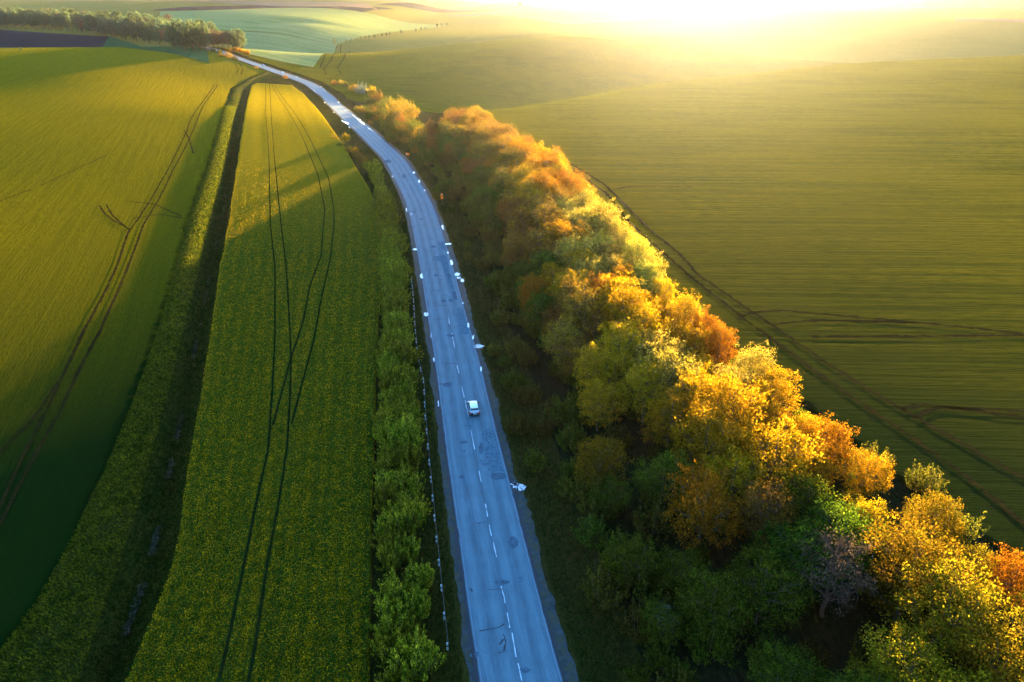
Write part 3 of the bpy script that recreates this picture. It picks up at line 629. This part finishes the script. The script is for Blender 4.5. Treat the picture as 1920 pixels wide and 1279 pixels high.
for r_ in range(3):
    px = 372.0 + 3*r_
    while px < 458 - 2*r_:
        x, y = at(px, np.interp(px, [370, 420, 460], [90, 94, 99])); yy_ = y + 22*r_ + 8; xx_ = x*(yy_/y); k += 1
        plant('woodland_tree', ('trunk','crown'), TREES['rustfar' if px < 440 else 'forest'][int(g.integers(3))], (xx_, yy_, gz(xx_, yy_)-.3), g.uniform(0, 6.28), g.uniform(.85, 1.1), f'brown budding tree of the grove above the far road bend, {ordn(k)} in it', 'tree', 'trees of the brown grove by the far road')
        px += g.uniform(8, 12)
for k, (px, py, kd, s_) in enumerate([(628,84,'forest',.42),(40,95,'forest',.2),(650,79,'forest',.22),(660,77,'forest',.2),(676,75,'forest',.28),(685,74,'forest',.26),(692,73,'forest',.28),(702,72,'forest',.3),(716,69,'forest',.26),(725,68,'forest',.28),(731,67,'forest',.3),
                                      (752,64,'forest',.32),(780,60,'forest',.28),(790,58,'forest',.32),(797,57,'forest',.34),(820,51,'forest',.35),(828,50,'forest',.4),(838,49,'forest',.35),(975,14,'forest',1.0)]):
    x, y = at(px, py); lab = {0: 'lone round tree at the top corner of the drainage strip', 1: 'tiny lone bush on the crest of the left field', 18: 'tiny hazy tree on the pink far field'}.get(k, f'small hazy bush in the far field boundary line, {ordn(k-1)} from the lone tree')
    plant('field_tree', ('trunk','crown'), TREES[kd][k % 4], (x, y, gz(x, y)-.2), k, s_, lab, 'tree', None if k in (0,1,18) else 'bushes along the far field boundary')
for k, (px, py, kd, s_) in enumerate([(412,102,'olive',1.3),(415,107,'rust',1.1),(428,108,'rust',1.5),(433,111,'rust',1.3),(441,113,'olive',1.2),(436,97,'rust',1.2),(443,97,'gold',1.4),(450,99,'gold',1.4),(457,101,'gold',1.4),(464,103,'gold',1.4),(481,130,'rust',.8),(536,148,'rust',1.0),(400,99,'olive',1.3)]):
    x, y = at(px, py); plant('bush', ('stems','foliage'), SHR[kd][0], (x, y, gz(x, y)-.1), k, s_, f'{look[kd]} bush beside the distant stretch of road, {ordn(k+1)} along it', 'bush', 'bushes beside the distant road')

# ------------------------------------------------------------------ loose ground cover
def scatter(name, P, size, g, up, asp, mat, out=None):
    V, F = leaves(P, size, g, up, out, asp); return tag(mesh_obj(name, V, F, mat, smooth=False), kind='stuff')
def rand_in(xl, xr, y0, y1, n, g, p=1.0):
    Y = y0*(y1/y0)**(g.random(n)**p); u = g.random(n); return xl(Y)*(1-u)+xr(Y)*u, Y, u
g = np.random.default_rng(11)
LM['flower'] = leaf_mat('rapeseed flowers', (.40,.29,.004), (.68,.48,.006), .35); LM['stalk'] = leaf_mat('rapeseed stalks', (.03,.085,.010), (.09,.16,.015), .4)
LM['blade'] = leaf_mat('tall grass blades', (.03,.05,.005), (.17,.15,.009), .5); LM['vergeg'] = leaf_mat('verge grass blades', (.02,.035,.006), (.055,.075,.010), .4)
LM['dry'] = leaf_mat('dry stems', (.06,.065,.04), (.12,.12,.08), .3)
TP = [pl(l) for l in rt]
def clear(X, Y, r=.3):
    ok = np.ones(len(X), bool)
    for L in TP:
        o = np.argsort(L[:,1]); xx = np.interp(Y, L[o,1], L[o,0]); ok &= (np.abs(X-xx) > r) | (Y > L[:,1].max()) | (Y < L[:,1].min())
    return ok
X, Y, u = rand_in(rapeL, rapeR, 38, 300, 250000, g, 1.0)
dn = .5+.5*np.sin(X*.9+1.5*np.sin(Y*.11))*np.sin(Y*.23+X*.3); keep = clear(X, Y) & (g.random(len(X)) < (.55+.45*dn)*(.7+.3*np.sin(u*88))*(1-sm(110, 300, Y))); X, Y = X[keep], Y[keep]
scatter('rapeseed_flowers', np.c_[X, Y, height(X, Y)+.95+g.random(len(X))*.22], .10+.0007*Y, g, .3, .8, LM['flower'])
X, Y, u = rand_in(rapeL, rapeR, 38, 260, 120000, g); keep = clear(X, Y) & (g.random(len(X)) > sm(110, 260, Y)); X, Y = X[keep], Y[keep]
scatter('rapeseed_stalks', np.c_[X, Y, height(X, Y)+.92+g.random(len(X))*.12], .24+.0006*Y, g, .6, .4, LM['stalk'])
X, Y, u = rand_in(bankL, bankR, 42, 420, 60000, g); wind = np.tile([-.8, -.25, .5], (len(X), 1))
scatter('bank_grass', np.c_[X, Y, height(X, Y)+.95*np.sin(np.pi*u)**.7+.25*g.random(len(X))], .45+.001*Y, g, .5, .2, LM['blade'], wind)
X, Y, u = rand_in(bankR, rapeL, 42, 330, 45000, g)
scatter('ditch_grass', np.c_[X, Y, height(X, Y)-1.9*np.sin(np.pi*u)**1.2+.15+.2*g.random(len(X))], .42+.001*Y, g, .4, .22, LM['vergeg'], np.tile([-.6,.1,.4], (len(X), 1)))
X, Y, u = rand_in(lambda Y: bankR(Y)*.62+rapeL(Y)*.38, lambda Y: bankR(Y)*.5+rapeL(Y)*.5, 42, 230, 2600, g)
keep = np.sin(Y*.5)+np.sin(Y*.21+2) > .3; X, Y = X[keep], Y[keep]
scatter('dry_stems', np.c_[X, Y, height(X, Y)-1.35+.3*g.random(len(X))], np.full(len(X), .55), g, .2, .25, LM['dry'])
X, Y, u = rand_in(lambda Y: rapeR(Y)+.3, lambda Y: road_x(Y)-road_hw(Y)-1.4, 38, 300, 60000, g)
scatter('verge_grass', np.c_[X, Y, height(X, Y)-.1+.15*g.random(len(X))], .26+.0008*Y, g, .8, .3, LM['vergeg'])
X, Y, u = rand_in(lambda Y: road_x(Y)+road_hw(Y)+1.7, lambda Y: road_x(Y)+road_hw(Y)+14, 38, 380, 80000, g)
scatter('verge_grass', np.c_[X, Y, height(X, Y)-.15+.15*g.random(len(X))], .26+.0008*Y, g, .8, .3, LM['vergeg'])

# ------------------------------------------------------------------ guard rail of white posts
M['white_paint'] = flat('white paint', (.25,.31,.33), .5); M['black_paint'] = flat('black band', (.02,.02,.02), .6); M['steel'] = flat('dull steel', (.12,.13,.14), .6, metal=.3)
def box(x0, x1, y0, y1, z0, z1):
    v = np.array([[x, y, z] for z in (z0, z1) for y in (y0, y1) for x in (x0, x1)], float)
    return v, np.array([[0,2,3,1],[4,5,7,6],[0,1,5,4],[2,6,7,3],[0,4,6,2],[1,3,7,5]])
gl = pl([(840,1225),(832,1150),(827,1100),(822,1048),(817,1000),(813,955),(806,884),(801,822),(797,780),(795,722),(787,690),(782,660),(778,614),(775,560),(771,520)])
dl = np.r_[0, np.cumsum(np.linalg.norm(np.diff(gl, axis=0), axis=1))]; tt = np.arange(.5, dl[-1], 3.9)
PX = np.interp(tt, dl, gl[:,0]); PY = np.interp(tt, dl, gl[:,1])
gr = tag(empty('guard_rail', (PX[0], PY[0], 0)), 'low roadside guard rail of black banded white posts strung along the left verge', 'guard rail')
V, F = join([box(-.09,.09,-.09,.09,-.15,.52), box(-.09,.09,-.09,.09,.74,1.02)]); pm = mesh_np('post', V, F, M['white_paint'], False)
vb, fb = box(-.086,.086,-.086,.086,.52,.74); bm_ = mesh_np('band', vb, fb, M['black_paint'], False)
for x, y in zip(PX, PY):
    p = bpy.data.objects.new('post', pm); p.location = (x-PX[0], y-PY[0], -.1); link(p, gr); b = bpy.data.objects.new('band', bm_); link(b, p)
V, F = tube(np.c_[PX-PX[0]+.11, PY-PY[0], np.full(len(PX), .62)], .02, .02, 4); mesh_obj('rail', V, F, M['steel'], gr)
# small bare tree skeletons and signs
M['orange'] = NT('orange board').leafy((.95,.30,.015), None, .6); M['pale_orange'] = NT('pale reflective board').leafy((.95,.72,.5), None, .5)
x, y = at(765, 297); sg = tag(empty('detour_sign', (x, y, gz(x, y)), R(-20)), 'small orange rectangular sign on two thin posts right of the road bend', 'sign')
bd = mesh_obj('board', *box(-.85,.85,-.03,.03,1.25,2.25), M['orange'], sg, False)
mesh_obj('panel', *box(-.78,-.2,-.045,-.032,1.4,2.1), M['pale_orange'], bd, False)
for q in (-.7, .7): mesh_obj('post', *tube([[q,.07,-.2],[q,.07,2.2]], .045, .045, 6), M['steel'], sg)
x, y = at(829, 380); sg = tag(empty('warning_sign', (x, y, gz(x, y)), R(-15)), 'orange upright sign with pale rounded top at the foot of the understory', 'sign')
th = np.linspace(0, 2*np.pi, 20, endpoint=False)
def disc(r, cz, y0, y1):
    v = np.concatenate([np.c_[r*np.cos(th), np.full(20, yv), cz+r*np.sin(th)] for yv in (y0, y1)]); a = np.arange(20); b = (a+1) % 20
    return v, [np.stack([a, b, b+20, a+20], 1), np.stack([np.zeros(18, int), a[1:19], a[2:20]], 1), np.stack([np.full(18, 20), a[2:20]+20, a[1:19]+20], 1)]
mesh_obj('plate', *box(-.42,.42,-.03,.03,1.2,2.2), M['orange'], sg, False)
dd = mesh_obj('disc', *disc(.42, 2.66, -.03, .03), M['orange'], sg, False); mesh_obj('disc_face', *disc(.26, 2.66, -.045, -.032), M['pale_orange'], dd, False)
mesh_obj('post', *tube([[0,.08,-.2],[0,.08,2.9]], .05, .05, 6), M['steel'], sg)

# ------------------------------------------------------------------ car
M['car'] = NT('pale blue car paint').principled((.28,.40,.47), .25, None, .5, .35, **{'Coat Weight': .6}); M['roofp'] = NT('pale roof').principled((.66,.76,.80), .2, None, .5, .2, **{'Coat Weight': .8})
M['glass'] = NT('dark car glass').principled((.012,.016,.022), .08, None, .6); M['tyre'] = flat('tyre rubber', (.02,.02,.02), .9); M['rim'] = flat('wheel rim', (.4,.42,.44), .35, metal=.8)
M['lamp'] = NT('red tail lamp').principled((.55,.03,.03), .25); M['trim'] = flat('black trim', (.025,.027,.03), .6); M['plate'] = flat('plate white', (.6,.62,.62), .5)
def loft(st, cap=True):
    """stations: list of (y, [(x,z)...]) closed rings"""
    k = len(st[0][1]); V = np.array([[x, y, z] for y, r in st for x, z in r], float); n = len(st)
    i = np.arange(n-1)[:,None]*k; j = np.arange(k)[None,:]; F = [np.stack([i+j, i+(j+1) % k, i+k+(j+1) % k, i+k+j], -1).reshape(-1, 4)]
    if cap:
        for s0 in (0, (n-1)*k): F.append(np.array([[s0+0*a, s0+a, s0+a+1] for a in range(1, k-1)]))
    return V, F
def ring(w, z0, z1, tuck=.9, sh=.93):
    return [(-w*tuck, z0), (w*tuck, z0), (w, z0+(z1-z0)*.3), (w*1.0, z0+(z1-z0)*.7), (w*sh, z1-.02), (w*.8, z1+.02), (-w*.8, z1+.02), (-w*sh, z1-.02), (-w*1.0, z0+(z1-z0)*.7), (-w, z0+(z1-z0)*.3)]
def make_car():
    c = empty('car')
    mesh_obj('body', *loft([(-2.0, ring(.70,.38,.78)), (-1.93, ring(.80,.26,.92)), (-1.6, ring(.85,.2,.98)), (-.6, ring(.86,.2,.97)), (.6, ring(.86,.2,.95)), (1.1, ring(.85,.2,.90)), (1.65, ring(.81,.22,.80)), (1.92, ring(.74,.26,.68)), (2.0, ring(.64,.34,.60))]), M['car'], c)
    # glasshouse: sloping side glass with pillars, rear window, windscreen, roof
    def q(p, nm, m, par, t=.02):
        p = np.array(p, float); nrm = np.cross(p[1]-p[0], p[2]-p[0]); nrm /= np.linalg.norm(nrm); V = np.vstack([p, p-nrm*t]); n = len(p)
        F = [np.array([list(range(n))]), np.array([list(range(n, 2*n))[::-1]]), np.array([[i, i+n, (i+1) % n+n, (i+1) % n] for i in range(n)])]
        return mesh_obj(nm, V, F, m, par, False)
    cab = mesh_obj('cabin', *loft([(-1.92, [(-.74,.9),(.74,.9),(.72,.97),(-.72,.97)]), (-1.5, [(-.80,.9),(.80,.9),(.61,1.46),(-.61,1.46)]), (-.2, [(-.80,.9),(.80,.9),(.62,1.5),(-.62,1.5)]), (.45, [(-.80,.9),(.80,.9),(.58,1.45),(-.58,1.45)]), (1.15, [(-.74,.86),(.74,.86),(.72,.92),(-.72,.92)])]), M['car'], c, False)
    rf = mesh_obj('roof', *loft([(-1.62, [(-.60,1.44),(.60,1.44),(.56,1.49),(-.56,1.49)]), (-1.2, [(-.63,1.46),(.63,1.46),(.55,1.54),(-.55,1.54)]), (-.2, [(-.63,1.48),(.63,1.48),(.55,1.56),(-.55,1.56)]), (.42, [(-.59,1.44),(.59,1.44),(.53,1.50),(-.53,1.50)])]), M['roofp'], c, False)
    q([(-.69,-1.90,.96),(.69,-1.90,.96),(.58,-1.56,1.44),(-.58,-1.56,1.44)], 'rear_window', M['glass'], c)
    q([(.68,1.07,.97),(-.68,1.07,.97),(-.54,.5,1.43),(.54,.5,1.43)], 'windscreen', M['glass'], c)
    for s_ in (-1, 1):
        a = [(s_*.80,-1.35,.97),(s_*.80,-.32,.97),(s_*.645,-.32,1.44),(s_*.655,-1.25,1.42)]; b = [(s_*.80,-.24,.97),(s_*.80,.88,.96),(s_*.625,.40,1.40),(s_*.645,-.24,1.44)]
        for w_ in (a, b): q(w_ if s_ > 0 else w_[::-1], 'side_window', M['glass'], c)
        mesh_obj('tail_light', *loft([(-2.0, [(s_*.60,.66),(s_*.76,.66),(s_*.74,.92),(s_*.62,.92)]), (-1.78, [(s_*.70,.66),(s_*.865,.66),(s_*.85,.94),(s_*.72,.94)])]), M['lamp'], c, False)
        mesh_obj('headlight', *box(min(s_*.5,s_*.72), max(s_*.5,s_*.72), 1.86, 1.96, .56, .68), M['plate'], c, False)
        mesh_obj('mirror', *box(min(s_*.84,s_*1.02), max(s_*.84,s_*1.02), .62, .76, .95, 1.08), M['trim'], c, False)
        for yw in (-1.25, 1.25):
            v, f = disc(.30, 0, -.1, .1); v = v[:, [1, 0, 2]]; wh = mesh_obj('wheel', v, [ff[:, ::-1] for ff in f], M['tyre'], c, False); wh.location = (s_*.80, yw, .30)
            v, f = disc(.18, 0, -.012, .012); v = v[:, [1, 0, 2]]; rr = mesh_obj('rim', v, [ff[:, ::-1] for ff in f], M['rim'], wh, False); rr.location = (s_*.105, 0, 0)
    bp = mesh_obj('bumper', *loft([(-2.06, [(-.66,.30),(.66,.30),(.66,.52),(-.66,.52)]), (-1.85, [(-.86,.24),(.86,.24),(.86,.55),(-.86,.55)])]), M['trim'], c, False)
    mesh_obj('number_plate', *box(-.26,.26,-2.03,-1.99,.60,.72), M['plate'], c, False)
    mesh_obj('aerial', *tube([[0,-1.2,1.53],[0,-1.45,1.72]], .012, .006, 4), M['trim'], c)
    return c
car = make_car(); x, y = at(887, 781)
def head(Y): return -math.atan(float(road_x(Y+3)-road_x(Y-3))/6)
car.location = (x, y+1.6, .1); car.rotation_euler = (0, 0, head(y))
tag(car, 'small pale blue hatchback driving away alone on the cracked road', 'car')
c2 = car.copy(); link(c2)
for ch in list(car.children):
    k = ch.copy(); link(k, c2)
    for gch in ch.children: kk = gch.copy(); link(kk, k)
x, y = at(487, 124.5); c2.location = (float(road_x(y))+1.5, y, gz(x, y)+.1); c2.rotation_euler = (0, 0, head(y)+math.pi)
tag(c2, 'tiny pale car far away on the distant stretch of road', 'car'); car['group'] = c2['group'] = 'cars on the road'

# ------------------------------------------------------------------ air
hz = NT('haze air'); pv = hz.n('ShaderNodeVolumePrincipled'); hz.l(pv.outputs[0], hz.out.inputs['Volume'])
pv.inputs['Color'].default_value = (.70,.76,1,1); pv.inputs['Density'].default_value = .0000115; pv.inputs['Anisotropy'].default_value = .78
bx = np.array([[x, y, z] for z in (-40, 85) for y in (-300, 14050) for x in (-13100, 13100)], float)
tag(mesh_obj('haze', bx, np.array([[0,2,3,1],[4,5,7,6],[0,1,5,4],[2,6,7,3],[0,4,6,2],[1,3,7,5]]), hz.m, smooth=False), kind='stuff')
